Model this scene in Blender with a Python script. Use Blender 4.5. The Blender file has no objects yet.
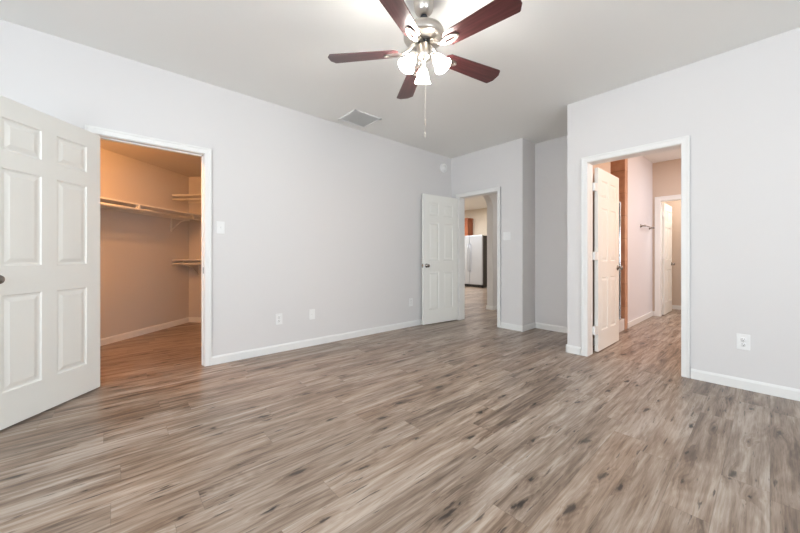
import bpy, bmesh, math, random
from mathutils import Vector, Matrix
random.seed(4)
S = bpy.context.scene
COL = S.collection
PI = math.pi
R = math.radians

# ------------------------------------------------------------------ camera
cam_d = bpy.data.cameras.new('camera')
cam_d.sensor_width = 36.0
cam_d.lens = 325.8 / 800 * 36.0
cam_d.shift_y = -9.5 / 800
cam_d.clip_start = 0.02
cam = bpy.data.objects.new('camera', cam_d)
COL.objects.link(cam)
cam.location = (0, 0, 1.05)
cam.rotation_euler = (PI / 2, 0, 0.84871)
S.camera = cam

# ------------------------------------------------------------------ view, world, lights
S.view_settings.view_transform = 'Standard'
S.view_settings.look = 'None'
S.view_settings.gamma = 1.0
S.view_settings.use_curve_mapping = False
S.view_settings.exposure = 0.36

W = bpy.data.worlds.new('sky')
S.world = W
W.use_nodes = True
wn = W.node_tree
bg = wn.nodes['Background']
sky = wn.nodes.new('ShaderNodeTexSky')
sky.sky_type = 'NISHITA'
sky.sun_disc = False
sky.sun_elevation = R(40)
sky.sun_rotation = R(200)
wn.links.new(sky.outputs['Color'], bg.inputs['Color'])
bg.inputs['Strength'].default_value = 0.05


def area(name, loc, rot, sx, sy, power, color):
    l = bpy.data.lights.new(name, 'AREA')
    l.shape = 'RECTANGLE'
    l.size, l.size_y = sx, sy
    l.energy = power
    l.color = color
    o = bpy.data.objects.new(name, l)
    COL.objects.link(o)
    o.location = loc
    o.rotation_euler = rot
    return o


def point(name, loc, power, color, radius):
    l = bpy.data.lights.new(name, 'POINT')
    l.energy = power
    l.color = color
    l.shadow_soft_size = radius
    o = bpy.data.objects.new(name, l)
    COL.objects.link(o)
    o.location = loc
    return o


DAY = (0.855, 0.93, 1.0)
# daylight entering by the two bedroom windows behind the camera
area('window_daylight', (2.68, 0.3, 1.40), (0, R(122), 0), 1.3, 2.2, 64, DAY)
area('window_daylight', (-0.1, -2.18, 1.40), (R(122), 0, 0), 2.4, 1.3, 88, DAY)
# closet ceiling lamp
point('closet_lamp', (-3.89, -0.225, 2.22), 37, (1.0, 0.45, 0.15), 0.03)
# hall, kitchen, bathroom
area('kitchen_daylight', (-7.4, 7.3, 2.80), (0, 0, 0), 2.2, 3.0, 140, (1.0, 0.98, 0.95))
area('hall_lamp', (-2.95, 7.2, 2.70), (0, 0, 0), 0.4, 0.4, 14, (1.0, 0.95, 0.88))
area('bath_vanity_lamp', (0.9, 4.9, 2.0), (0, R(90), 0), 0.3, 1.2, 21, (1.0, 0.62, 0.40))
area('bath_daylight', (0.2, 6.4, 2.68), (0, 0, 0), 1.2, 1.2, 23, (0.90, 0.93, 1.0))
area('bath_closet_lamp', (-0.6, 7.9, 2.68), (0, 0, 0), 0.4, 0.4, 18, (1.0, 0.92, 0.84))


# ------------------------------------------------------------------ materials
def lin(r, g, b):
    f = lambda c: (c / 255) / 12.92 if c / 255 <= 0.04045 else ((c / 255 + 0.055) / 1.055) ** 2.4
    return (f(r), f(g), f(b), 1)


def mat(name, rgb, rough=0.5, metal=0.0, spec=0.5, bump=0.0, bscale=200.0, var=0.0):
    m = bpy.data.materials.new(name)
    m.use_nodes = True
    nt = m.node_tree
    p = nt.nodes['Principled BSDF']
    p.inputs['Base Color'].default_value = lin(*rgb)
    p.inputs['Roughness'].default_value = rough
    p.inputs['Metallic'].default_value = metal
    p.inputs['Specular IOR Level'].default_value = spec
    if bump or var:
        tc = nt.nodes.new('ShaderNodeTexCoord')
        no = nt.nodes.new('ShaderNodeTexNoise')
        no.inputs['Scale'].default_value = bscale
        no.inputs['Detail'].default_value = 3
        nt.links.new(tc.outputs['Object'], no.inputs['Vector'])
        if bump:
            b = nt.nodes.new('ShaderNodeBump')
            b.inputs['Strength'].default_value = bump
            b.inputs['Distance'].default_value = 0.002
            nt.links.new(no.outputs['Fac'], b.inputs['Height'])
            nt.links.new(b.outputs['Normal'], p.inputs['Normal'])
        if var:
            r = nt.nodes.new('ShaderNodeMapRange')
            r.inputs['To Min'].default_value = max(0.02, rough - var)
            r.inputs['To Max'].default_value = rough + var
            nt.links.new(no.outputs['Fac'], r.inputs['Value'])
            nt.links.new(r.outputs['Result'], p.inputs['Roughness'])
    return m


M = {}
M['wall'] = mat('wall_paint', (227, 225, 224), 0.75, spec=0.25, bump=0.12, bscale=140)
M['closet_wall'] = mat('closet_paint', (214, 208, 202), 0.75, spec=0.25, bump=0.12, bscale=140)
M['kitchen_wall'] = mat('kitchen_paint', (228, 218, 203), 0.75, spec=0.25, bump=0.1, bscale=140)
M['bath_wall'] = mat('bath_paint', (229, 227, 230), 0.7, spec=0.25, bump=0.1, bscale=140)
M['beige_wall'] = mat('bath_beige_paint', (213, 196, 181), 0.7, spec=0.25, bump=0.1, bscale=140)
M['ceiling'] = mat('ceiling_paint', (246, 246, 243), 0.85, spec=0.15, bump=0.15, bscale=110)
M['trim'] = mat('white_trim_paint', (240, 240, 238), 0.35, spec=0.4, bscale=60, var=0.03)
M['door'] = mat('white_door_paint', (245, 245, 240), 0.38, spec=0.4, bump=0.05, bscale=90)
M['plastic'] = mat('white_plastic', (243, 243, 242), 0.3, spec=0.5, bump=0.01, bscale=50)
M['slot'] = mat('dark_slot', (60, 58, 56), 0.6, bump=0.01)
M['nickel'] = mat('brushed_nickel', (200, 194, 187), 0.3, 1.0, bscale=400, var=0.02)
M['knob'] = mat('satin_nickel', (150, 145, 140), 0.25, 1.0, bscale=60, var=0.05)
M['dark_metal'] = mat('dark_ring', (48, 48, 52), 0.4, 0.8, bscale=60, var=0.05)
M['chrome'] = mat('chrome', (225, 225, 228), 0.12, 1.0, bscale=60, var=0.03)
M['black'] = mat('black_plastic', (26, 27, 28), 0.45, bscale=60, var=0.05)
M['fridge_side'] = mat('fridge_dark_side', (62, 62, 64), 0.45, 0.2, bscale=60, var=0.05)
M['rod'] = mat('closet_rod_paint', (240, 236, 228), 0.4, bscale=60, var=0.05)
M['rubber'] = mat('rubber_tip', (235, 235, 232), 0.7, bump=0.02)
M['acrylic'] = mat('shower_pan_acrylic', (240, 238, 236), 0.25, bscale=30, var=0.05)


def steel_mat():
    m = mat('stainless_steel', (188, 196, 208), 0.3, 0.8)
    nt = m.node_tree
    p = nt.nodes['Principled BSDF']
    tc = nt.nodes.new('ShaderNodeTexCoord')
    mp = nt.nodes.new('ShaderNodeMapping')
    mp.inputs['Scale'].default_value = (3, 3, 260)
    no = nt.nodes.new('ShaderNodeTexNoise')
    no.inputs['Scale'].default_value = 2
    r = nt.nodes.new('ShaderNodeMapRange')
    r.inputs['To Min'].default_value = 0.24
    r.inputs['To Max'].default_value = 0.42
    L = nt.links.new
    L(tc.outputs['Object'], mp.inputs['Vector'])
    L(mp.outputs['Vector'], no.inputs['Vector'])
    L(no.outputs['Fac'], r.inputs['Value'])
    L(r.outputs['Result'], p.inputs['Roughness'])
    return m


def wood_mat(name, c0, c1, scale, rough, coat=0.0):
    """grain runs along the object's local X (scale = stretch per axis)"""
    m = mat(name, (128, 128, 128), rough)
    nt = m.node_tree
    p = nt.nodes['Principled BSDF']
    p.inputs['Coat Weight'].default_value = coat
    p.inputs['Coat Roughness'].default_value = 0.2
    L = nt.links.new
    tc = nt.nodes.new('ShaderNodeTexCoord')
    mp = nt.nodes.new('ShaderNodeMapping')
    mp.inputs['Scale'].default_value = scale
    no = nt.nodes.new('ShaderNodeTexNoise')
    no.inputs['Scale'].default_value = 1
    no.inputs['Detail'].default_value = 6
    no.inputs['Distortion'].default_value = 0.6
    cr = nt.nodes.new('ShaderNodeValToRGB')
    cr.color_ramp.elements[0].position = 0.3
    cr.color_ramp.elements[0].color = lin(*c0)
    cr.color_ramp.elements[1].position = 0.72
    cr.color_ramp.elements[1].color = lin(*c1)
    L(tc.outputs['Object'], mp.inputs['Vector'])
    L(mp.outputs['Vector'], no.inputs['Vector'])
    L(no.outputs['Fac'], cr.inputs['Fac'])
    L(cr.outputs['Color'], p.inputs['Base Color'])
    return m


def tile_mat():
    m = mat('brown_shower_tile', (170, 112, 80), 0.35)
    nt = m.node_tree
    p = nt.nodes['Principled BSDF']
    L = nt.links.new
    tc = nt.nodes.new('ShaderNodeTexCoord')
    sp = nt.nodes.new('ShaderNodeSeparateXYZ')
    add = nt.nodes.new('ShaderNodeMath')
    cb = nt.nodes.new('ShaderNodeCombineXYZ')
    br = nt.nodes.new('ShaderNodeTexBrick')
    br.inputs['Scale'].default_value = 1
    br.inputs['Brick Width'].default_value = 0.33
    br.inputs['Row Height'].default_value = 0.33
    br.inputs['Mortar Size'].default_value = 0.004
    br.offset = 0.0
    br.inputs['Color1'].default_value = lin(206, 160, 130)
    br.inputs['Color2'].default_value = lin(198, 150, 120)
    br.inputs['Mortar'].default_value = lin(172, 128, 100)
    no = nt.nodes.new('ShaderNodeTexNoise')
    no.inputs['Scale'].default_value = 9
    no.inputs['Detail'].default_value = 5
    mx = nt.nodes.new('ShaderNodeMix')
    mx.data_type = 'RGBA'
    mx.blend_type = 'OVERLAY'
    mx.inputs['Factor'].default_value = 0.45
    L(tc.outputs['Object'], sp.inputs['Vector'])
    L(sp.outputs['X'], add.inputs[0])
    L(sp.outputs['Y'], add.inputs[1])
    L(add.outputs[0], cb.inputs['X'])
    L(sp.outputs['Z'], cb.inputs['Y'])
    L(cb.outputs['Vector'], br.inputs['Vector'])
    L(tc.outputs['Object'], no.inputs['Vector'])
    L(br.outputs['Color'], mx.inputs['A'])
    L(no.outputs['Fac'], mx.inputs['B'])
    L(mx.outputs['Result'], p.inputs['Base Color'])
    return m


def floor_mat():
    m = mat('plank_floor', (150, 130, 115), 0.35)
    nt = m.node_tree
    p = nt.nodes['Principled BSDF']
    L = nt.links.new
    N = nt.nodes.new

    def math_(op, a, b=None, c=None):
        n = N('ShaderNodeMath')
        n.operation = op
        for i, v in enumerate((a, b, c)):
            if v is None:
                continue
            if isinstance(v, (int, float)):
                n.inputs[i].default_value = v
            else:
                L(v, n.inputs[i])
        return n.outputs[0]

    def vec(x, y, z=0.0):
        n = N('ShaderNodeCombineXYZ')
        for i, v in enumerate((x, y, z)):
            if isinstance(v, (int, float)):
                n.inputs[i].default_value = v
            else:
                L(v, n.inputs[i])
        return n.outputs[0]

    def noise(v, detail=4, rough=0.55, dist=0.0):
        n = N('ShaderNodeTexNoise')
        n.inputs['Scale'].default_value = 1
        n.inputs['Detail'].default_value = detail
        n.inputs['Roughness'].default_value = rough
        n.inputs['Distortion'].default_value = dist
        L(v, n.inputs['Vector'])
        return n.outputs['Fac']

    def rng(v, a, b, c, d, smooth=False):
        n = N('ShaderNodeMapRange')
        if smooth:
            n.interpolation_type = 'SMOOTHSTEP'
        n.inputs['From Min'].default_value = a
        n.inputs['From Max'].default_value = b
        n.inputs['To Min'].default_value = c
        n.inputs['To Max'].default_value = d
        L(v, n.inputs['Value'])
        return n.outputs['Result']

    tc = N('ShaderNodeTexCoord')
    sp = N('ShaderNodeSeparateXYZ')
    L(tc.outputs['Object'], sp.inputs['Vector'])
    X, Y = sp.outputs['X'], sp.outputs['Y']
    PW, PL = 0.155, 1.22
    xr = math_('DIVIDE', X, PW)
    row = math_('FLOOR', xr)
    fx = math_('FRACT', xr)
    w1 = N('ShaderNodeTexWhiteNoise')
    w1.noise_dimensions = '1D'
    L(row, w1.inputs['W'])
    yr = math_('ADD', math_('DIVIDE', Y, PL), math_('MULTIPLY', w1.outputs['Value'], 7.3))
    pl = math_('FLOOR', yr)
    fy = math_('FRACT', yr)
    w2 = N('ShaderNodeTexWhiteNoise')
    w2.noise_dimensions = '2D'
    L(vec(row, pl), w2.inputs['Vector'])
    pid = w2.outputs['Value']
    ps = N('ShaderNodeSeparateColor')
    L(w2.outputs['Color'], ps.inputs['Color'])
    pid2, pid3 = ps.outputs[1], ps.outputs[2]
    off = math_('MULTIPLY', pid, 53.0)
    off2 = math_('MULTIPLY', pid2, 71.0)
    # knots
    kx = math_('ADD', math_('MULTIPLY', X, 8.0), off)
    ky = math_('ADD', math_('MULTIPLY', Y, 2.6), off2)
    vo = N('ShaderNodeTexVoronoi')
    vo.feature = 'F1'
    vo.voronoi_dimensions = '2D'
    vo.inputs['Scale'].default_value = 1
    vo.inputs['Randomness'].default_value = 1
    wob = noise(vec(math_('MULTIPLY', X, 40.0), math_('MULTIPLY', Y, 12.0), off), 3)
    wobs = math_('MULTIPLY', math_('SUBTRACT', wob, 0.5), 0.36)
    L(vec(math_('ADD', kx, wobs), math_('ADD', ky, wobs)), vo.inputs['Vector'])
    vs = N('ShaderNodeSeparateColor')
    L(vo.outputs['Color'], vs.inputs['Color'])
    gate = math_('GREATER_THAN', vs.outputs[0], 0.46)
    size = rng(vs.outputs[1], 0, 1, 0.045, 0.14)
    kd = vo.outputs['Distance']
    knot = math_('MULTIPLY', gate, math_('SUBTRACT', 1.0, rng(math_('DIVIDE', kd, size), 0.28, 1.1, 0, 1, True)))
    halo = math_('MULTIPLY', gate, math_('SUBTRACT', 1.0, rng(kd, 0.0, 0.42, 0, 1, True)))
    # broad tone in the plank
    broad = noise(vec(math_('ADD', math_('MULTIPLY', X, 10.0), off), math_('ADD', math_('MULTIPLY', Y, 1.1), off2), off), 5, 0.6, 0.8)
    # streaks along the grain
    streak = noise(vec(math_('ADD', math_('MULTIPLY', X, 60.0), math_('MULTIPLY', halo, 1.2)), math_('ADD', math_('MULTIPLY', Y, 2.6), off2), off), 6, 0.68, 0.12)
    fine = noise(vec(math_('MULTIPLY', X, 260.0), math_('ADD', math_('MULTIPLY', Y, 9.0), off2), off), 3, 0.6)
    # cathedral rings
    ringb = noise(vec(math_('ADD', math_('MULTIPLY', X, 6.5), off), math_('ADD', math_('MULTIPLY', Y, 0.9), off2), off), 2, 0.4, 0.3)
    ring = math_('SINE', math_('ADD', math_('MULTIPLY', ringb, 95.0), math_('MULTIPLY', halo, 9.0)))
    tone = math_('ADD', math_('ADD', math_('MULTIPLY', broad, 0.66), -0.015), math_('ADD', math_('MULTIPLY', streak, 0.56), 0.04))
    tone = math_('ADD', tone, math_('MULTIPLY', fine, 0.10))
    tone = math_('ADD', tone, math_('MULTIPLY', ring, 0.020))
    tone = math_('ADD', tone, rng(pid, 0, 1, -0.05, 0.04))
    tone = math_('SUBTRACT', tone, math_('MULTIPLY', halo, 0.08))
    cr = N('ShaderNodeValToRGB')
    e = cr.color_ramp.elements
    e[0].position = 0.40
    e[0].color = lin(78, 65, 56)
    e[1].position = 0.86
    e[1].color = lin(188, 178, 168)
    for pos, c in ((0.52, (103, 87, 75)), (0.62, (133, 115, 100)), (0.72, (159, 143, 129))):
        x = e.new(pos)
        x.color = lin(*c)
    L(tone, cr.inputs['Fac'])
    # warm / grey shift per plank
    mx = N('ShaderNodeMix')
    mx.data_type = 'RGBA'
    mx.blend_type = 'MULTIPLY'
    L(rng(pid3, 0, 1, 0.0, 0.55), mx.inputs['Factor'])
    L(cr.outputs['Color'], mx.inputs['A'])
    mx.inputs['B'].default_value = lin(246, 232, 219)
    # dark cracks
    crk = noise(vec(math_('ADD', math_('MULTIPLY', X, 58.0), off2), math_('ADD', math_('MULTIPLY', Y, 5.2), off), off2), 4, 0.55, 0.3)
    crack = rng(crk, 0.62, 0.72, 0.0, 0.8, True)
    dark = math_('MAXIMUM', math_('MULTIPLY', knot, rng(vs.outputs[2], 0, 1, 0.75, 1.0)), crack)
    mk = N('ShaderNodeMix')
    mk.data_type = 'RGBA'
    L(dark, mk.inputs['Factor'])
    L(mx.outputs['Result'], mk.inputs['A'])
    mk.inputs['B'].default_value = lin(36, 28, 24)
    # seams
    sx = math_('MULTIPLY', math_('MINIMUM', fx, math_('SUBTRACT', 1.0, fx)), PW)
    sy = math_('MULTIPLY', math_('MINIMUM', fy, math_('SUBTRACT', 1.0, fy)), PL)
    seam = rng(math_('MINIMUM', sx, sy), 0.0005, 0.0020, 0.30, 0.0, True)
    ms = N('ShaderNodeMix')
    ms.data_type = 'RGBA'
    L(seam, ms.inputs['Factor'])
    L(mk.outputs['Result'], ms.inputs['A'])
    ms.inputs['B'].default_value = lin(66, 54, 47)
    L(ms.outputs['Result'], p.inputs['Base Color'])
    L(rng(streak, 0.3, 0.7, 0.36, 0.27), p.inputs['Roughness'])
    p.inputs['Specular IOR Level'].default_value = 0.5
    b = N('ShaderNodeBump')
    b.inputs['Strength'].default_value = 0.12
    b.inputs['Distance'].default_value = 0.002
    L(math_('SUBTRACT', streak, math_('MULTIPLY', seam, 1.5)), b.inputs['Height'])
    L(b.outputs['Normal'], p.inputs['Normal'])
    return m


def glass_mat(name, tint=(1, 1, 1, 1), fac=0.1):
    m = bpy.data.materials.new(name)
    m.use_nodes = True
    nt = m.node_tree
    nt.nodes.clear()
    o = nt.nodes.new('ShaderNodeOutputMaterial')
    t = nt.nodes.new('ShaderNodeBsdfTransparent')
    t.inputs['Color'].default_value = tint
    g = nt.nodes.new('ShaderNodeBsdfGlossy')
    g.inputs['Roughness'].default_value = 0.02
    mx = nt.nodes.new('ShaderNodeMixShader')
    fr = nt.nodes.new('ShaderNodeFresnel')
    fr.inputs['IOR'].default_value = 1.45
    nt.links.new(fr.outputs[0], mx.inputs[0])
    nt.links.new(t.outputs[0], mx.inputs[1])
    nt.links.new(g.outputs[0], mx.inputs[2])
    nt.links.new(mx.outputs[0], o.inputs[0])
    return m


def glow_mat(name, rgb, strength):
    m = mat(name, rgb, 0.3)
    p = m.node_tree.nodes['Principled BSDF']
    nt = m.node_tree
    p.inputs['Emission Color'].default_value = lin(*rgb)
    lw = nt.nodes.new('ShaderNodeLayerWeight')
    lw.inputs['Blend'].default_value = 0.35
    r = nt.nodes.new('ShaderNodeMapRange')
    r.inputs['To Min'].default_value = strength
    r.inputs['To Max'].default_value = strength * 0.55
    nt.links.new(lw.outputs['Facing'], r.inputs['Value'])
    nt.links.new(r.outputs['Result'], p.inputs['Emission Strength'])
    return m


M['steel'] = steel_mat()
M['blade'] = wood_mat('mahogany_blade', (66, 34, 36), (96, 54, 54), (3.5, 55, 10), 0.32, 0.4)
M['cabinet'] = wood_mat('cherry_cabinet', (150, 82, 52), (186, 110, 72), (22, 22, 2.5), 0.4)
M['tile'] = tile_mat()
M['floor'] = floor_mat()
M['glass'] = glass_mat('clear_glass')
M['shade'] = glow_mat('lit_frosted_glass', (255, 249, 240), 54.0)


# ------------------------------------------------------------------ mesh helpers
def bx(bm, x0, x1, y0, y1, z0, z1, bev=0.0, mtx=None):
    x0, x1 = min(x0, x1), max(x0, x1)
    y0, y1 = min(y0, y1), max(y0, y1)
    z0, z1 = min(z0, z1), max(z0, z1)
    t = bmesh.new()
    bmesh.ops.create_cube(t, size=1.0)
    for v in t.verts:
        v.co = Vector(((x0 + x1) / 2 + v.co.x * (x1 - x0), (y0 + y1) / 2 + v.co.y * (y1 - y0), (z0 + z1) / 2 + v.co.z * (z1 - z0)))
    if bev:
        bmesh.ops.bevel(t, geom=t.edges[:], offset=bev, segments=2, profile=0.6, affect='EDGES')
    join(bm, t, mtx)


def join(bm, t, mtx=None):
    if mtx is not None:
        bmesh.ops.transform(t, matrix=mtx, verts=t.verts)
    me = bpy.data.meshes.new('tmp')
    t.to_mesh(me)
    t.free()
    bm.from_mesh(me)
    bpy.data.meshes.remove(me)


def lathe(bm, prof, seg=32, mtx=None):
    """prof = [(r, z)...] turned round local Z"""
    t = bmesh.new()
    rings = []
    for r, z in prof:
        if r < 1e-6:
            rings.append([t.verts.new((0, 0, z))])
        else:
            rings.append([t.verts.new((r * math.cos(2 * PI * k / seg), r * math.sin(2 * PI * k / seg), z)) for k in range(seg)])
    for a, b in zip(rings, rings[1:]):
        for k in range(seg):
            k2 = (k + 1) % seg
            if len(a) == 1 and len(b) == 1:
                continue
            if len(a) == 1:
                t.faces.new((a[0], b[k], b[k2]))
            elif len(b) == 1:
                t.faces.new((a[k], a[k2], b[0]))
            else:
                t.faces.new((a[k], a[k2], b[k2], b[k]))
    bmesh.ops.recalc_face_normals(t, faces=t.faces[:])
    for f in t.faces:
        f.smooth = True
    join(bm, t, mtx)


def tube(bm, pts, rad, seg=12, cap=True):
    """round tube through a list of points; rad a number or one per point"""
    pts = [Vector(q) for q in pts]
    rs = [rad] * len(pts) if isinstance(rad, (int, float)) else rad
    t = bmesh.new()
    rings = []
    up = None
    for i, q in enumerate(pts):
        d = (pts[min(i + 1, len(pts) - 1)] - pts[max(i - 1, 0)]).normalized()
        if up is None:
            up = Vector((0, 0, 1)) if abs(d.z) < 0.9 else Vector((1, 0, 0))
        s = d.cross(up).normalized()
        up = s.cross(d).normalized()
        rings.append([t.verts.new(q + (s * math.cos(2 * PI * k / seg) + up * math.sin(2 * PI * k / seg)) * rs[i]) for k in range(seg)])
    for a, b in zip(rings, rings[1:]):
        for k in range(seg):
            f = t.faces.new((a[k], a[(k + 1) % seg], b[(k + 1) % seg], b[k]))
            f.smooth = True
    if cap:
        t.faces.new(rings[0])
        t.faces.new(rings[-1])
    bmesh.ops.recalc_face_normals(t, faces=t.faces[:])
    join(bm, t)


def prism(bm, poly, z0, z1, mtx=None, bev=0.0):
    t = bmesh.new()
    lo = [t.verts.new((x, y, z0)) for x, y in poly]
    hi = [t.verts.new((x, y, z1)) for x, y in poly]
    n = len(poly)
    t.faces.new(lo)
    t.faces.new(hi)
    for i in range(n):
        t.faces.new((lo[i], lo[(i + 1) % n], hi[(i + 1) % n], hi[i]))
    bmesh.ops.recalc_face_normals(t, faces=t.faces[:])
    if bev:
        bmesh.ops.bevel(t, geom=t.edges[:], offset=bev, segments=2, profile=0.6, affect='EDGES')
    join(bm, t, mtx)


def obj(name, bm, material, parent=None, loc=(0, 0, 0), rotz=0.0):
    me = bpy.data.meshes.new(name)
    bm.to_mesh(me)
    bm.free()
    me.materials.append(material)
    o = bpy.data.objects.new(name, me)
    COL.objects.link(o)
    o.location = loc
    o.rotation_euler = (0, 0, rotz)
    if parent:
        o.parent = parent
    return o


def new():
    return bmesh.new()


def thing(name, label, cat, loc=(0, 0, 0), rotz=0.0, group=None):
    o = bpy.data.objects.new(name, None)
    o.empty_display_size = 0.1
    COL.objects.link(o)
    o.location = loc
    o.rotation_euler = (0, 0, rotz)
    return tag(o, label, cat, group)


def tag(o, label, cat, group=None):
    o['label'] = label
    o['category'] = cat
    if group:
        o['group'] = group
    return o


def struct(name, bm, m, loc=(0, 0, 0), rotz=0.0, label=None):
    o = obj(name, bm, m, None, loc, rotz)
    o['kind'] = 'structure'
    if label:
        o['label'] = label
    return o


def boxes(*bs):
    bm = new()
    for b in bs:
        bx(bm, *b)
    return bm


def along(p, q):
    """matrix: local X runs from p to q in plan, local Y to its left, origin p"""
    d = Vector((q[0] - p[0], q[1] - p[1], 0))
    return Matrix.Translation((p[0], p[1], 0)) @ Matrix.Rotation(math.atan2(d.y, d.x), 4, 'Z'), d.length


def base(bm, p, q, e0=0.0, e1=0.0, h=0.083, t=0.013):
    """baseboard on the left side of p->q"""
    m, ln = along(p, q)
    prof = [(0, 0), (t, 0), (t, h * 0.80), (t * 0.72, h * 0.90), (t * 0.45, h), (0, h)]
    tb = new()
    a = [tb.verts.new((-e0, y, z)) for y, z in prof]
    b = [tb.verts.new((ln + e1, y, z)) for y, z in prof]
    n = len(prof)
    tb.faces.new(a)
    tb.faces.new(b)
    for i in range(n):
        tb.faces.new((a[i], a[(i + 1) % n], b[(i + 1) % n], b[i]))
    bmesh.ops.recalc_face_normals(tb, faces=tb.faces[:])
    join(bm, tb, m)


# ------------------------------------------------------------------ plan
H = 2.727
A = -3.587           # bedroom left wall (closet door)
B = 4.328            # back wall (hall door)
C = 3.762            # right wall (bathroom door)
A2 = A - 0.115       # closet side of left wall
B2 = B + 0.135
C2 = C + 0.14
XR, YR = 3.00, -2.50  # window walls behind the camera
XJ = -2.303          # jog corner
YA = 4.70            # alcove end wall
XC = -1.477          # alcove right side
XB = -1.39           # bathroom left wall
YB = 7.25            # bathroom back wall
DT = 2.04            # clear door height
KH = 2.85            # kitchen ceiling

# floor, ceilings
bm = boxes((-9.4, XR + 0.15, -2.4, 10.5, -0.12, 0.0))
struct('floor', bm, M['floor'])
struct('ceiling', boxes((-3.73, XR + 0.15, YR - 0.15, 9.0, H, H + 0.12)), M['ceiling'])
struct('ceiling', boxes((-9.4, -3.755, 4.2, 10.4, KH, KH + 0.1)), M['ceiling'])
struct('ceiling', boxes((-6.6, A2 + 0.01, -2.2, 3.6, 2.34, 2.42)), M['closet_wall'])

# left wall with closet doorway
D1a, D1b = -0.112, 0.660
struct('wall_left', boxes((A2, A, YR - 0.15, D1a, 0, H), (A2, A, D1b, B, 0, H), (A2, A, D1a, D1b, DT, H)), M['wall'])
# back wall with hall doorway
D2a, D2b = -3.422, -2.700
struct('wall_back', boxes((-3.73, D2a, B, B2, 0, H), (D2b, XJ, B, B2, 0, H), (D2a, D2b, B, B2, DT, H)), M['wall'])
struct('wall_jog', boxes((XJ - 0.115, XJ, B + 0.135, YA, 0, H)), M['wall'])
struct('wall_alcove', boxes((XJ - 0.115, XB - 0.002, YA, YA + 0.115, 0, H)), M['wall'])
# right wall with bathroom doorway
D3a, D3b = -1.274, -0.514
struct('wall_right', boxes((XC, D3a, C, C2, 0, H), (D3b, XR + 0.15, C, C2, 0, H), (D3a, D3b, C, C2, 2.05, H)), M['wall'])
# window walls behind the camera
struct('wall_front', boxes((A2, -1.35, YR - 0.15, YR, 0, H), (1.15, XR + 0.15, YR - 0.15, YR, 0, H),
                           (-1.35, 1.15, YR - 0.15, YR, 0, 0.6), (-1.35, 1.15, YR - 0.15, YR, 2.25, H)), M['wall'])
struct('wall_side', boxes((XR, XR + 0.15, YR, -0.85, 0, H), (XR, XR + 0.15, 1.45, C, 0, H),
                          (XR, XR + 0.15, -0.85, 1.45, 0, 0.6), (XR, XR + 0.15, -0.85, 1.45, 2.25, H)), M['wall'])
for i, (kind, a0, a1) in enumerate((('y', -1.35, 1.15), ('x', -0.85, 1.45))):
    def wb(u0, u1, d0, d1, z0, z1):
        return (u0, u1, YR - d1, YR - d0, z0, z1) if kind == 'y' else (XR + d0, XR + d1, u0, u1, z0, z1)
    mid = (a0 + a1) / 2
    fr = [wb(a0, a0 + 0.05, 0.09, 0.14, 0.6, 2.25), wb(a1 - 0.05, a1, 0.09, 0.14, 0.6, 2.25), wb(mid - 0.04, mid + 0.04, 0.09, 0.14, 0.6, 2.25)]
    fr += [wb(a0, a1, 0.09, 0.14, 0.6, 0.65), wb(a0, a1, 0.09, 0.14, 2.2, 2.25), wb(a0, a1, 0.095, 0.135, 1.40, 1.44)]
    w = struct('window_%d' % (i + 1), boxes(*fr), M['trim'])
    obj('pane', boxes(wb(a0 + 0.03, a1 - 0.03, 0.112, 0.116, 0.63, 2.22)), M['glass'], w)

# closet walls (the closet is turned by about 45 degrees)
P2 = Vector((-6.185, 0.915))
dl = Vector((0.682, -0.731)).normalized()
df = Vector((0.731, 0.682)).normalized()
P1 = P2 + dl * 3.66
P3 = P2 + df * 2.3
for nm, p, q in (('wall_closet_long', P1, P2), ('wall_closet_end', P2, P3), ('wall_closet_near', P3, Vector((A2, P3.y)))):
    m, ln = along(p, q)
    bm = new()
    bx(bm, -0.1, ln + 0.1, 0, 0.1, 0, 2.34, 0, m)
    struct(nm, bm, M['closet_wall'])
bm = new()
base(bm, P2, P1, 0, -0.05)
base(bm, P3, P2)
struct('baseboard_closet', bm, M['trim'])

# hall + arch wall, kitchen
XP0, XP1 = -3.754, -3.62
YP0, YP1 = 4.70, 5.634
t = new()
pts = [(YP0, 0), (B2, 0), (B2, H + 0.1), (8.4, H + 0.1), (8.4, 0), (YP1, 0)]
n = 24
cy, hw = (YP0 + YP1) / 2, (YP1 - YP0) / 2
for k in range(n + 1):
    a = PI * k / n
    pts.append((cy + hw * math.cos(a), 2.03 + 0.31 * math.sin(a)))
f0 = [t.verts.new((XP0, y, z)) for y, z in pts]
f1 = [t.verts.new((XP1, y, z)) for y, z in pts]
t.faces.new(f0)
t.faces.new(f1)
for i in range(len(pts)):
    j = (i + 1) % len(pts)
    t.faces.new((f0[i], f0[j], f1[j], f1[i]))
bmesh.ops.recalc_face_normals(t, faces=t.faces[:])
struct('wall_arch', t, M['wall'])
struct('wall_hall_end', boxes((XP0, XJ, 8.3, 8.4, 0, H)), M['wall'])
struct('wall_hall_right', boxes((XJ - 0.115, XJ, YA + 0.115, 8.3, 0, H)), M['wall'])
struct('wall_kitchen', boxes((-9.4, -3.7, 10.28, 10.4, 0, KH)), M['kitchen_wall'])
struct('wall_kitchen_left', boxes((-9.4, -9.25, 4.2, 10.25, 0, KH)), M['kitchen_wall'])
struct('wall_kitchen_near', boxes((-9.25, XP0, 4.2, 4.33, 0, KH)), M['kitchen_wall'])
struct('wall_kitchen_right', boxes((XP0, XP1, 8.4, 10.25, 0, KH)), M['kitchen_wall'])
bm = new()
bx(bm, XP1, XP1 + 0.013, YP1 - 0.013, 8.3, 0, 0.083, 0.003)
bx(bm, XP0 - 0.013, XP1, YP1 - 0.013, YP1, 0, 0.083, 0.003)
bx(bm, XP1, XP1 + 0.013, B2, YP0 + 0.013, 0, 0.083, 0.003)
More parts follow.
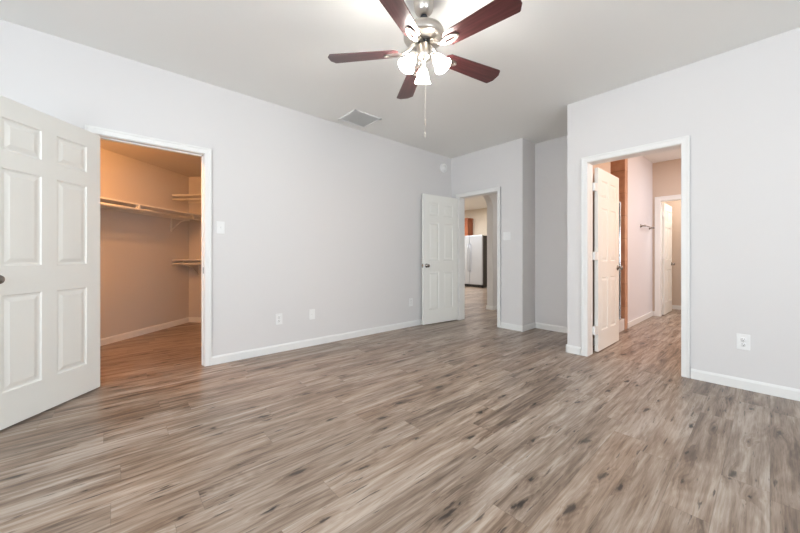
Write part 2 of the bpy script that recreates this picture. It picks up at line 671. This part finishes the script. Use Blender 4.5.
bx(bm, XP0 - 0.013, XP1, YP0, YP0 + 0.013, 0, 0.083, 0.003)
struct('baseboard_arch', bm, M['trim'])

# bathroom shell with shower recess, and the small closet room behind it
YS0, YS1, YS2 = 4.925, 5.56, 5.70
struct('wall_bath_near', boxes((XB - 0.085, XB, C2, YS0, 0, H)), M['beige_wall'])
struct('wall_bath_left', boxes((XB - 0.115, XB, YS2, YB, 0, H)), M['bath_wall'])
bm = boxes((-2.30, XB + 0.003, YS1, YS2 - 0.001, 0, H), (-2.30, -2.2, YS0 - 0.1, YS1, 0, H), (-2.2, XB - 0.086, YS0 - 0.1, YS0, 0, H))
struct('wall_shower', bm, M['tile'])
D4a, D4b = -1.278, -0.53
struct('wall_bath_back', boxes((XB - 0.115, D4a, YB, YB + 0.115, 0, H), (D4b, XR + 0.15, YB, YB + 0.115, 0, H), (D4a, D4b, YB, YB + 0.115, DT, H)), M['beige_wall'])
struct('wall_bath_side', boxes((1.1, 1.25, C2, 8.6, 0, H)), M['bath_wall'])
struct('wall_bath_closet', boxes((-1.5, XR, 8.48, 8.6, 0, H)), M['beige_wall'])
struct('wall_bath_closet_left', boxes((-1.5, XB, YB + 0.115, 8.48, 0, H)), M['beige_wall'])
bm = new()
bx(bm, XB, XB + 0.013, YS2 - 0.012, YB, 0, 0.083, 0.003)
bx(bm, XB + 0.013, -1.355, YB - 0.013, YB, 0, 0.083, 0.003)
bx(bm, XB, XR, 8.467, 8.48, 0, 0.083, 0.003)
bx(bm, XB, XB + 0.013, C2, YS0, 0, 0.083, 0.003)
struct('baseboard_bath', bm, M['trim'])
# shower base and curb
bm = boxes((-2.2, XB - 0.075, YS0, YS1, 0, 0.05))
bx(bm, XB - 0.08, XB + 0.008, YS0, 5.525, 0, 0.165, 0.008)
struct('trim_shower_curb', bm, M['acrylic'])

# bedroom baseboards
bm = new()
base(bm, (A, B), (A, 0.716))
base(bm, (A, -0.168), (A, YR))
struct('baseboard_left', bm, M['trim'])
bm = new()
base(bm, (XJ, B), (-2.640, B), 0.013, 0)
bx(bm, XJ, XJ + 0.013, B - 0.013, YA, 0, 0.083, 0.003)
struct('baseboard_back', bm, M['trim'])
bm = new()
base(bm, (XC, YA), (XJ + 0.013, YA))
struct('baseboard_alcove', bm, M['trim'])
bm = new()
base(bm, (-1.337, C), (XC, C), 0, 0.013)
bx(bm, XC - 0.013, XC, C - 0.013, YA - 0.013, 0, 0.083, 0.003)
base(bm, (XR, C), (-0.453, C))
struct('baseboard_right', bm, M['trim'])


# ------------------------------------------------------------------ door frames
def casing(name, axis, face, sgn, a, b, top, wl, wr, wt, depth, hinge='a'):
    """jamb lining through the wall plus casing on the near face.
    axis: the wall runs along 'x' or 'y'; face = its near face, sgn = direction of the room; depth = wall thickness"""
    bm = new()

    def b6(u0, u1, d0, d1, z0, z1, bev=0.0):
        lo, hi = face + sgn * d0, face + sgn * d1
        if axis == 'x':
            bx(bm, u0, u1, lo, hi, z0, z1, bev)
        else:
            bx(bm, lo, hi, u0, u1, z0, z1, bev)
    j = 0.018
    # jamb lining
    b6(a, a + 0.004, -depth - 0.002, 0.002, 0, top)
    b6(b - 0.004, b, -depth - 0.002, 0.002, 0, top)
    b6(a, b, -depth - 0.002, 0.002, top - 0.004, top)
    for side in (0, 1):
        d0 = 0.0 if side == 0 else -depth - 0.014
        d1 = 0.014 if side == 0 else -depth
        o1 = 0.019 if side == 0 else -depth - 0.019
        oi = d0 if side == 0 else -depth
        # casing legs and head, with a raised outer band
        b6(a - wl, a, d0, d1, 0, top + wt, 0.003)
        b6(b, b + wr, d0, d1, 0, top + wt, 0.003)
        b6(a - 0.002, b + 0.002, d0, d1, top, top + wt, 0.003)
        b6(a - wl, a - wl + 0.018, oi, o1, 0, top + wt, 0.003)
        b6(b + wr - 0.018, b + wr, oi, o1, 0, top + wt, 0.003)
        b6(a - wl + 0.014, b + wr - 0.014, oi, o1, top + wt - 0.018, top + wt, 0.003)
    return struct(name, bm, M['trim'])


tr1 = casing('trim_1', 'y', A, 1, D1a, D1b, DT, 0.056, 0.056, 0.056, 0.115)
obj('strike_plate', boxes((A - 0.050, A - 0.020, D1b - 0.0060, D1b - 0.0035, 0.89, 0.95)), M['knob'], tr1)
# door stop strip inside the closet frame
obj('stop_strip', boxes((A - 0.085, A - 0.045, D1b - 0.014, D1b - 0.004, 0, DT - 0.004), (A - 0.085, A - 0.045, D1a + 0.004, D1a + 0.014, 0, DT - 0.004),
                        (A - 0.085, A - 0.045, D1a, D1b, DT - 0.014, DT - 0.004)), M['trim'], tr1)
tr2 = casing('trim_2', 'x', B, -1, D2a, D2b, DT, 0.056, 0.056, 0.056, 0.135)
tr3 = casing('trim_3', 'x', C, -1, D3a, D3b, 2.05, 0.058, 0.056, 0.056, 0.14)
tr4 = casing('trim_4', 'x', YB, -1, D4a, D4b, DT, 0.078, 0.066, 0.075, 0.115)


# ------------------------------------------------------------------ six-panel doors
def leaf(w, h, t, y0):
    """six-panel leaf: hinge edge at x=0, faces at y0 and y0+t"""
    stile = 0.112
    midw = 0.095
    pw = (w - 2 * stile - midw) / 2
    xs = [0, stile, stile + pw, stile + pw + midw, w - stile, w]
    zt = [0.0, 0.125, 0.325, 0.435, 1.035, 1.215, 1.812, 2.03]
    zs = sorted(h - v * h / 2.03 for v in zt)
    bmm = new()
    for yy, s in ((y0, 1), (y0 + t, -1)):
        vg = {}

        def V(x, z, d):
            k = (round(x, 5), round(z, 5), round(d, 5))
            if k not in vg:
                vg[k] = bmm.verts.new((x, yy + s * d, z))
            return vg[k]
        for i in range(5):
            for j in range(7):
                x0, x1, z0, z1 = xs[i], xs[i + 1], zs[j], zs[j + 1]
                if i in (1, 3) and j in (1, 3, 5):
                    steps = [(0, 0), (0.007, 0.0075), (0.019, 0.0085), (0.044, 0.0015), (0.048, 0.0015)]
                    for (o0, d0), (o1, d1) in zip(steps, steps[1:]):
                        q0 = [V(x0 + o0, z0 + o0, d0), V(x1 - o0, z0 + o0, d0), V(x1 - o0, z1 - o0, d0), V(x0 + o0, z1 - o0, d0)]
                        q1 = [V(x0 + o1, z0 + o1, d1), V(x1 - o1, z0 + o1, d1), V(x1 - o1, z1 - o1, d1), V(x0 + o1, z1 - o1, d1)]
                        for k in range(4):
                            bmm.faces.new((q0[k], q0[(k + 1) % 4], q1[(k + 1) % 4], q1[k]))
                    o, d = steps[-1]
                    bmm.faces.new((V(x0 + o, z0 + o, d), V(x1 - o, z0 + o, d), V(x1 - o, z1 - o, d), V(x0 + o, z1 - o, d)))
                else:
                    bmm.faces.new((V(x0, z0, 0), V(x1, z0, 0), V(x1, z1, 0), V(x0, z1, 0)))
    e = new()
    bx(e, 0, w, y0, y0 + t, 0, h)
    e.faces.ensure_lookup_table()
    bmesh.ops.delete(e, geom=[f for f in e.faces if abs(f.normal.y) > 0.5], context='FACES')
    join(bmm, e)
    bmesh.ops.recalc_face_normals(bmm, faces=bmm.faces[:])
    return bmm


def knob_bm(sgn, x, y, z, lever=False):
    """round knob on the face at y, pointing sgn*Y"""
    b = new()
    m = Matrix.Translation((x, y, z)) @ Matrix.Rotation(-sgn * PI / 2, 4, 'X')
    lathe(b, [(0, 0), (0.031, 0), (0.032, 0.004), (0.026, 0.009), (0.013, 0.012), (0.011, 0.026), (0.017, 0.031), (0.0255, 0.037),
              (0.0275, 0.044), (0.025, 0.051), (0.016, 0.055), (0, 0.0565)], 24, m)
    return b


def door(name, hx, hy, ang, w, h, y0, label, hinge_y, hinge_mat='trim', t=0.035, gap=0.0):
    d = struct(name, leaf(w, h, t, y0), M['door'], (hx, hy, 0.012), ang, label)
    for s, yy in ((-1, y0), (1, y0 + t)):
        obj('door_knob', knob_bm(s, w - 0.062, yy, 0.905), M['knob'], d)
    for z in (0.24, 1.05, 1.80):
        b = new()
        lathe(b, [(0, z - 0.047), (0.005, z - 0.046), (0.0065, z - 0.043), (0.0065, z + 0.043), (0.005, z + 0.046), (0, z + 0.047)], 12,
              Matrix.Translation((-0.008, hinge_y, 0)))
        bx(b, -0.008 - gap, 0.002, hinge_y - 0.0015 if gap == 0 else y0 + 0.004, hinge_y + 0.0015 if gap == 0 else y0 + t - 0.004, z - 0.043, z + 0.043)
        obj('hinge', b, M[hinge_mat], d)
    obj('latch_plate', boxes((w - 0.0005, w + 0.0015, y0 + 0.006, y0 + t - 0.006, 0.875, 0.935)), M['knob'], d)
    return d


door('door_1', -3.546, -0.077, R(-40.7), 0.765, 2.008, -0.035, 'white six-panel closet door standing wide open at the left', -0.038)
door('door_2', -3.432, 4.300, R(-95.2), 0.745, 2.008, -0.035, 'white six-panel hall door swung back against the left wall', 0.004)
door('door_3', -1.243, 3.985, R(90), 0.745, 2.02, 0.0, 'white six-panel bathroom door opened into the bathroom', 0.030, gap=0.07)
door('door_4', -1.252, 7.42, R(90), 0.70, 2.008, 0.0, 'white six-panel door at the far end of the bathroom', 0.030, gap=0.05)

# ------------------------------------------------------------------ ceiling fan
FX, FY = -1.477, 1.506
fan = thing('ceiling_fan', 'brushed nickel ceiling fan with five mahogany blades and three lit glass shades', 'ceiling fan', (FX, FY, H))
b = new()
lathe(b, [(0, 0), (0.062, 0), (0.066, -0.01), (0.066, -0.035), (0.063, -0.07), (0.053, -0.098), (0.036, -0.116), (0.024, -0.122), (0, -0.122)], 40)
obj('canopy', b, M['nickel'], fan)
b = new()
lathe(b, [(0, -0.112), (0.018, -0.115), (0.024, -0.128), (0.018, -0.14), (0.0125, -0.144), (0.0125, -0.198), (0, -0.198)], 24)
obj('downrod', b, M['dark_metal'], fan)
b = new()
lathe(b, [(0, -0.188), (0.03, -0.189), (0.034, -0.193), (0.075, -0.198), (0.104, -0.206), (0.121, -0.217), (0.126, -0.226), (0.121, -0.231), (0.127, -0.236),
          (0.131, -0.250), (0.131, -0.266), (0.126, -0.275), (0.108, -0.284), (0.082, -0.289), (0.05, -0.291), (0, -0.291)], 48)
obj('motor_housing', b, M['nickel'], fan)
b = new()
lathe(b, [(0, -0.290), (0.036, -0.291), (0.040, -0.296), (0.040, -0.308), (0.034, -0.313), (0, -0.313)], 36)
obj('flywheel', b, M['dark_metal'], fan)
b = new()
lathe(b, [(0, -0.311), (0.040, -0.312), (0.046, -0.318), (0.046, -0.362), (0.050, -0.368), (0.050, -0.380), (0.043, -0.400), (0.025, -0.414), (0.012, -0.420), (0.008, -0.434), (0, -0.438)], 36)
obj('switch_housing', b, M['nickel'], fan)

BZ = -0.352
bl0, bl1, bwr, bwt = 0.165, 0.632, 0.054, 0.070
blade_poly = [(bl0, -bwr * 0.6), (bl0 + 0.025, -bwr), (bl1 - 0.030, -bwt), (bl1 - 0.022, -bwt + 0.004), (bl1, -bwt + 0.040),
              (bl1, bwt - 0.040), (bl1 - 0.022, bwt - 0.004), (bl1 - 0.030, bwt), (bl0 + 0.025, bwr), (bl0, bwr * 0.6)]
for k in range(5):
    a = 0.0965 + k * 2 * PI / 5
    pitch = Matrix.Rotation(R(-11), 4, 'X')
    b = new()
    prism(b, blade_poly, -0.003, 0.003, pitch, 0.001)
    bo = obj('blade', b, M['blade'], fan, (0, 0, BZ), a)
    # blade iron: an arm from the flywheel and a slotted plate under the blade
    b = new()
    tube(b, [(0.030, 0, 0.050), (0.075, 0, 0.044), (0.115, 0, 0.006), (0.150, 0, -0.010)], [0.012, 0.011, 0.010, 0.012], 10)
    ring = []
    for j in range(28):
        th = 2 * PI * j / 28
        ring.append((0.200 + 0.062 * math.cos(th), 0.026 * math.sin(th)))
    inner = [(0.200 + 0.042 * math.cos(2 * PI * j / 28), 0.011 * math.sin(2 * PI * j / 28)) for j in range(28)]
    t = new()
    vs = [[t.verts.new((x, y, z)) for x, y in lp] for lp, z in ((ring, -0.013), (inner, -0.013), (inner, -0.005), (ring, -0.005))]
    for q in range(4):
        u, v = vs[q], vs[(q + 1) % 4]
        for j in range(28):
            t.faces.new((u[j], u[(j + 1) % 28], v[(j + 1) % 28], v[j]))
    bmesh.ops.recalc_face_normals(t, faces=t.faces[:])
    join(b, t, pitch)
    for sx, sy in ((0.150, 0.0), (0.250, 0.0)):
        lathe(b, [(0, -0.016), (0.005, -0.0155), (0.006, -0.012), (0.006, -0.004), (0, -0.004)], 10, pitch @ Matrix.Translation((sx, sy, 0)))
    obj('blade_iron', b, M['nickel'], bo)

cam_dir = math.atan2(-FY, -FX)
for k in range(3):
    a = cam_dir + PI + R(4) + k * 2 * PI / 3
    b = new()
    tube(b, [(0.030, 0, -0.388), (0.052, 0, -0.380), (0.068, 0, -0.384), (0.076, 0, -0.396)], 0.008, 10)
    tilt = Matrix.Translation((0.074, 0, -0.394)) @ Matrix.Rotation(R(-33), 4, 'Y') @ Matrix.Scale(0.9, 4)
    lathe(b, [(0, 0.004), (0.018, 0.003), (0.024, -0.004), (0.024, -0.024), (0.020, -0.030), (0, -0.030)], 20, tilt)
    arm = obj('lamp_arm', b, M['nickel'], fan, (0, 0, 0), a)
    b = new()
    lathe(b, [(0.020, -0.018), (0.027, -0.024), (0.034, -0.038), (0.041, -0.060), (0.046, -0.085), (0.053, -0.105), (0.061, -0.118), (0.062, -0.120),
              (0.058, -0.119), (0.049, -0.103), (0.042, -0.083), (0.037, -0.060), (0.030, -0.040), (0.020, -0.028)], 32, tilt)
    obj('lamp_shade', b, M['shade'], arm)
    b = new()
    lathe(b, [(0, -0.030), (0.012, -0.032), (0.014, -0.045), (0.023, -0.066), (0.026, -0.080), (0.021, -0.095), (0, -0.103)], 20, tilt)
    obj('light_bulb', b, M['shade'], arm)

for dx, dy, z1 in ((0.022, -0.012, -0.80), (-0.014, 0.026, -0.86)):
    b = new()
    z = -0.405
    while z > z1:
        lathe(b, [(0, 0.0013), (0.0011, 0.0008), (0.0013, 0), (0.0011, -0.0008), (0, -0.0013)], 6, Matrix.Translation((dx, dy, z)))
        z -= 0.0032
    tube(b, [(dx, dy, -0.405), (dx, dy, z1)], 0.0004, 6)
    ch = obj('pull_chain', b, M['nickel'], fan)
    b = new()
    lathe(b, [(0, z1 + 0.002), (0.002, z1), (0.0036, z1 - 0.012), (0.004, z1 - 0.026), (0.003, z1 - 0.034), (0, z1 - 0.036)], 14, Matrix.Translation((dx, dy, 0)))
    obj('chain_pull', b, M['nickel'], ch)

# ------------------------------------------------------------------ ceiling vent
vx0, vx1, vy0, vy1 = -3.475, -3.105, 2.055, 2.445
v = thing('ceiling_vent', 'white louvered air return vent on the ceiling near the left wall', 'vent', ((vx0 + vx1) / 2, (vy0 + vy1) / 2, H))
hx, hy = (vx1 - vx0) / 2, (vy1 - vy0) / 2
b = new()
for q in ((-hx, hx, -hy, -hy + 0.028), (-hx, hx, hy - 0.028, hy), (-hx, -hx + 0.028, -hy, hy), (hx - 0.028, hx, -hy, hy)):
    bx(b, *q, -0.011, 0, 0.003)
obj('frame', b, M['plastic'], v)
b = new()
n = 22
for i in range(n):
    y = -hy + 0.03 + (2 * hy - 0.06) * (i + 0.5) / n
    bx(b, -hx + 0.024, hx - 0.024, -0.0075, 0.0075, -0.0008, 0.0008, 0, Matrix.Translation((0, y, -0.006)) @ Matrix.Rotation(R(35), 4, 'X'))
obj('louvers', b, M['plastic'], v)
obj('backing', boxes((-hx + 0.02, hx - 0.02, -hy + 0.02, hy - 0.02, -0.0012, 0)), M['ceiling'], v)

# ------------------------------------------------------------------ smoke detector on the left wall
b = new()
m = Matrix.Translation((0, 0, 0)) @ Matrix.Rotation(PI / 2, 4, 'Y')
sd = thing('smoke_detector', 'round white smoke detector high on the left wall by the corner', 'smoke detector', (A, 4.115, 2.53))
lathe(b, [(0, 0), (0.078, 0), (0.078, 0.008), (0.072, 0.012), (0.071, 0.026), (0.064, 0.033), (0.052, 0.034), (0.050, 0.030), (0.046, 0.030), (0.044, 0.036), (0, 0.038)], 40, m)
obj('cover', b, M['plastic'], sd)
b = new()
lathe(b, [(0, 0.037), (0.010, 0.037), (0.010, 0.041), (0, 0.042)], 16, m)
obj('test_button', b, M['trim'], sd)


# ------------------------------------------------------------------ wall plates
def plate(root, w, h):
    bm = new()
    prism(bm, [(-w / 2, -h / 2), (w / 2, -h / 2), (w / 2, h / 2), (-w / 2, h / 2)], 0, 0.006, Matrix.Rotation(PI / 2, 4, 'X'), 0.0022)
    return obj('cover_plate', bm, M['plastic'], root)


def outlet(label, loc, rotz, group=None, h=0.122, w=0.076):
    r = thing('wall_outlet', label, 'outlet', loc, rotz, group)
    plate(r, w, h)
    for zc in (-0.0205, 0.0205):
        bm = new()
        lathe(bm, [(0, 0.006), (0.017, 0.006), (0.0175, 0.0075), (0.016, 0.009), (0, 0.009)], 24, Matrix.Translation((0, 0, zc)) @ Matrix.Rotation(PI / 2, 4, 'X'))
        s = obj('socket', bm, M['plastic'], r)
        bm = new()
        bx(bm, -0.0075, -0.0050, -0.0096, -0.0088, zc + 0.000, zc + 0.009)
        bx(bm, 0.0050, 0.0075, -0.0096, -0.0088, zc + 0.001, zc + 0.008)
        lathe(bm, [(0, 0.0088), (0.0028, 0.0088), (0.0028, 0.0096), (0, 0.0096)], 10, Matrix.Translation((0, 0, zc - 0.007)) @ Matrix.Rotation(PI / 2, 4, 'X'))
        obj('slots', bm, M['slot'], s)
    bm = new()
    lathe(bm, [(0, 0.006), (0.003, 0.006), (0.003, 0.0075), (0, 0.008)], 10, Matrix.Rotation(PI / 2, 4, 'X'))
    obj('screw', bm, M['nickel'], r)
    return r


def switch(label, loc, rotz, gangs):
    w = 0.072 if gangs == 1 else 0.118
    r = thing('light_switch', label, 'light switch', loc, rotz)
    plate(r, w, 0.12)
    for g in range(gangs):
        xc = (g - (gangs - 1) / 2) * 0.046
        bm = new()
        bx(bm, xc - 0.0055, xc + 0.0055, -0.0075, -0.005, -0.013, 0.013, 0.001)
        bx(bm, xc - 0.004, xc + 0.004, -0.017, -0.005, -0.004, 0.004, 0.001, Matrix.Rotation(R(-22), 4, 'X'))
        obj('toggle', bm, M['plastic'], r)
        for zc in (-0.03, 0.03):
            bm = new()
            lathe(bm, [(0, 0.006), (0.0028, 0.006), (0.0028, 0.007), (0, 0.0075)], 10, Matrix.Translation((xc, 0, zc)) @ Matrix.Rotation(PI / 2, 4, 'X'))
            obj('screw', bm, M['plastic'], r)
    return r


# plates face local -Y: on the left wall they turn by +90 degrees, on back and right walls by 0
switch('white single toggle switch on the left wall beside the closet doorway', (A, 0.797, 1.341), R(90), 1)
switch('white double toggle switch on the back wall right of the hall doorway', (-2.545, B, 1.357), 0, 2)
outlet('white outlet low on the left wall, nearest to the closet doorway', (A, 1.375, 0.365), R(90))
outlet('white outlet low on the left wall by the edge of the open hall door', (A, 3.376, 0.368), R(90))
outlet('white duplex outlet low on the right wall, right of the bathroom doorway', (-0.140, C, 0.375), 0)
# the second plate on the left wall is a coaxial cable plate
r = thing('cable_plate', 'white cover plate low on the left wall, second from the closet doorway', 'wall plate', (A, 1.768, 0.371), R(90))
plate(r, 0.074, 0.12)
bm = new()
lathe(bm, [(0, 0.006), (0.007, 0.006), (0.007, 0.008), (0.0048, 0.009), (0.0048, 0.015), (0.002, 0.015), (0, 0.013)], 14, Matrix.Rotation(PI / 2, 4, 'X'))
obj('cable_socket', bm, M['plastic'], r)

# spring door stop on the left baseboard
ds = thing('door_stop', 'small white spring door stop on the baseboard behind the hall door', 'door stop', (A + 0.013, 3.545, 0.045))
bm = new()
tube(bm, [(0.004 + 0.038 * k / 96, 0.0055 * math.cos(k * PI / 6), 0.0055 * math.sin(k * PI / 6)) for k in range(97)], 0.0012, 6)
lathe(bm, [(0, 0), (0.011, 0), (0.010, 0.004), (0.004, 0.006), (0, 0.006)], 16, Matrix.Rotation(PI / 2, 4, 'Y'))
obj('spring', bm, M['plastic'], ds)
bm = new()
lathe(bm, [(0, 0.040), (0.007, 0.040), (0.0085, 0.046), (0.007, 0.052), (0, 0.053)], 16, Matrix.Rotation(PI / 2, 4, 'Y'))
obj('rubber_tip', bm, M['rubber'], ds)


# ------------------------------------------------------------------ closet shelves
def shelf(label, p, q, z, depth, rod_off, rod_drop, brackets, hooks=(), group=None):
    """shelf on the left side of p->q (local X along the wall, local +Y into the closet)"""
    d = Vector((q[0] - p[0], q[1] - p[1]))
    ang = math.atan2(d.y, d.x)
    ln = d.length
    r = thing('closet_shelf', label, 'shelf', (p[0], p[1], z), ang, group)
    bm = new()
    bx(bm, 0.0, ln, 0, depth, -0.018, 0, 0.002)
    obj('board', bm, M['rod'], r)
    bm = new()
    bx(bm, 0.0, ln, 0, 0.018, -0.075, -0.018, 0.002)
    obj('cleat', bm, M['rod'], r)
    bm = new()
    tube(bm, [(0.001, rod_off, -rod_drop), (ln - 0.001, rod_off, -rod_drop)], 0.0165, 16)
    obj('hanging_rod', bm, M['rod'], r)
    for s in brackets:
        bm = new()
        bx(bm, s - 0.012, s + 0.012, 0, 0.012, -0.27, -0.018, 0.002)
        bx(bm, s - 0.009, s + 0.009, 0.010, depth - 0.02, -0.028, -0.018, 0.002)
        tube(bm, [(s, 0.010, -0.25), (s, 0.16, -0.12), (s, rod_off, -rod_drop - 0.012)], 0.007, 8)
        tube(bm, [(s, rod_off, -rod_drop - 0.02), (s, rod_off + 0.024, -rod_drop - 0.01), (s, rod_off + 0.024, -rod_drop + 0.012), (s, rod_off, -0.024)], 0.006, 8)
        obj('bracket', bm, M['rod'], r)
    for s in hooks:
        bm = new()
        bx(bm, s - 0.012, s + 0.012, rod_off - 0.02, rod_off + 0.02, -rod_drop, -0.017, 0.002)
        obj('rod_hook', bm, M['rod'], r)
    return r


n_long = Vector((-dl.y, dl.x))
L0, L1 = P2 + dl * 0.001, P2 + dl * 3.2
shelf('long white closet shelf with hanging rod on the closet left wall', (L0.x, L0.y), (L1.x, L1.y), 1.70, 0.35, 0.335, 0.072, (0.36, 2.3), (1.25,))
E0, E1 = P2 + df * 1.9, P2 + df * 0.001
shelf('upper white shelf on the far end wall of the closet', (E0.x, E0.y), (E1.x, E1.y), 1.99, 0.34, 0.325, 0.07, (0.7,))
shelf('lower white shelf on the far end wall of the closet, about waist high', (E0.x, E0.y), (E1.x, E1.y), 1.015, 0.34, 0.325, 0.07, (0.7, 1.72))

# ------------------------------------------------------------------ refrigerator and cabinet in the kitchen
fx0, fx1, fy0, fy1, fh = -7.365, -6.445, 9.38, 10.16, 1.80
fr = thing('refrigerator', 'stainless side-by-side refrigerator with dark sides seen through the arch', 'refrigerator', ((fx0 + fx1) / 2, fy0, 0))
w2 = (fx1 - fx0) / 2
bm = new()
bx(bm, -w2, w2, 0.07, fy1 - fy0, 0.03, fh - 0.015, 0.006)
obj('body', bm, M['fridge_side'], fr)
split = w2 - 0.52
for x0, x1, hxx in ((-w2, split - 0.004, split - 0.05), (split + 0.004, w2, split + 0.05)):
    bm = new()
    bx(bm, x0, x1, 0, 0.065, 0.10, fh, 0.012)
    dd = obj('fridge_door', bm, M['steel'], fr)
    bm = new()
    tube(bm, [(hxx, 0.005, 0.55), (hxx, -0.045, 0.58), (hxx, -0.05, 0.75), (hxx, -0.05, 1.30), (hxx, -0.045, 1.47), (hxx, 0.005, 1.50)], 0.012, 10)
    obj('handle', bm, M['steel'], dd)
bm = new()
bx(bm, -w2 + 0.01, w2 - 0.01, 0.03, 0.09, 0.015, 0.092, 0.004)
for i in range(5):
    bx(bm, -w2 + 0.05, w2 - 0.05, 0.024, 0.032, 0.024 + i * 0.013, 0.030 + i * 0.013)
obj('toe_grille', bm, M['black'], fr)
for sx in (-w2 + 0.06, w2 - 0.06):
    for sy in (0.12, 0.70):
        bm = new()
        lathe(bm, [(0, 0), (0.02, 0), (0.02, 0.03), (0, 0.03)], 14, Matrix.Translation((sx, sy, 0)))
        obj('foot', bm, M['black'], fr)

cx0, cx1, cy0, cz0, cz1 = -8.25, -7.455, 9.93, 1.42, 2.46
kc = thing('kitchen_cabinet', 'cherry wood wall cabinet above and left of the refrigerator', 'cabinet', ((cx0 + cx1) / 2, cy0, cz0))
w2 = (cx1 - cx0) / 2
bm = new()
bx(bm, -w2, w2, 0.02, 0.318, 0, cz1 - cz0, 0.002)
obj('carcass', bm, M['cabinet'], kc)
for x0, x1, kx in ((-w2 + 0.003, -0.002, -0.03), (0.002, w2 - 0.003, 0.03)):
    bm = new()
    hh = cz1 - cz0 - 0.02
    bx(bm, x0, x0 + 0.06, 0, 0.02, 0.01, hh, 0.002)
    bx(bm, x1 - 0.06, x1, 0, 0.02, 0.01, hh, 0.002)
    bx(bm, x0 + 0.06, x1 - 0.06, 0, 0.02, 0.01, 0.07, 0.002)
    bx(bm, x0 + 0.06, x1 - 0.06, 0, 0.02, hh - 0.06, hh, 0.002)
    bx(bm, x0 + 0.058, x1 - 0.058, 0.008, 0.018, 0.068, hh - 0.058)
    dd = obj('cabinet_door', bm, M['cabinet'], kc)
    bm = new()
    lathe(bm, [(0, 0), (0.006, 0), (0.006, 0.012), (0.014, 0.018), (0.012, 0.026), (0, 0.028)], 14, Matrix.Translation((kx, 0, 0.08)) @ Matrix.Rotation(PI / 2, 4, 'X'))
    obj('knob', bm, M['knob'], dd)
bm = new()
bx(bm, -w2 - 0.012, w2 + 0.012, -0.012, 0.32, cz1 - cz0, cz1 - cz0 + 0.02, 0.003)
bx(bm, -w2 - 0.025, w2 + 0.025, -0.025, 0.32, cz1 - cz0 + 0.02, cz1 - cz0 + 0.05, 0.004)
obj('crown_molding', bm, M['cabinet'], kc)

# ------------------------------------------------------------------ bathroom fittings
tb = thing('towel_bar', 'nickel towel bar on the pale bathroom wall', 'towel bar', (XB, 6.72, 1.555), 0)
bm = new()
tube(bm, [(0.062, -0.29, 0), (0.062, 0.29, 0)], 0.008, 12)
obj('bar', bm, M['knob'], tb)
for y in (-0.29, 0.29):
    bm = new()
    lathe(bm, [(0, 0), (0.028, 0), (0.028, 0.008), (0.014, 0.016), (0.012, 0.045), (0.016, 0.055), (0.016, 0.070), (0.008, 0.076), (0, 0.077)], 18,
          Matrix.Translation((0, y, 0)) @ Matrix.Rotation(PI / 2, 4, 'Y'))
    obj('post', bm, M['knob'], tb)

ss = thing('shower_screen', 'framed glass shower screen standing on the white curb behind the bathroom door', 'shower screen', (XB - 0.006, YS0, 0.165))
bm = new()
ly = 5.36 - YS0
bx(bm, -0.012, 0.012, ly - 0.022, ly, 0, 1.66, 0.003)
obj('post', bm, M['chrome'], ss)
bm = new()
bx(bm, -0.012, 0.012, 0.0, 0.022, 0, 1.66, 0.003)
bx(bm, -0.012, 0.012, 0.022, ly - 0.022, 1.636, 1.66, 0.003)
bx(bm, -0.012, 0.012, 0.022, ly - 0.022, 0, 0.024, 0.003)
obj('frame', bm, M['chrome'], ss)
obj('glass_panel', boxes((-0.003, 0.003, 0.018, ly - 0.018, 0.02, 1.64)), M['glass'], ss)
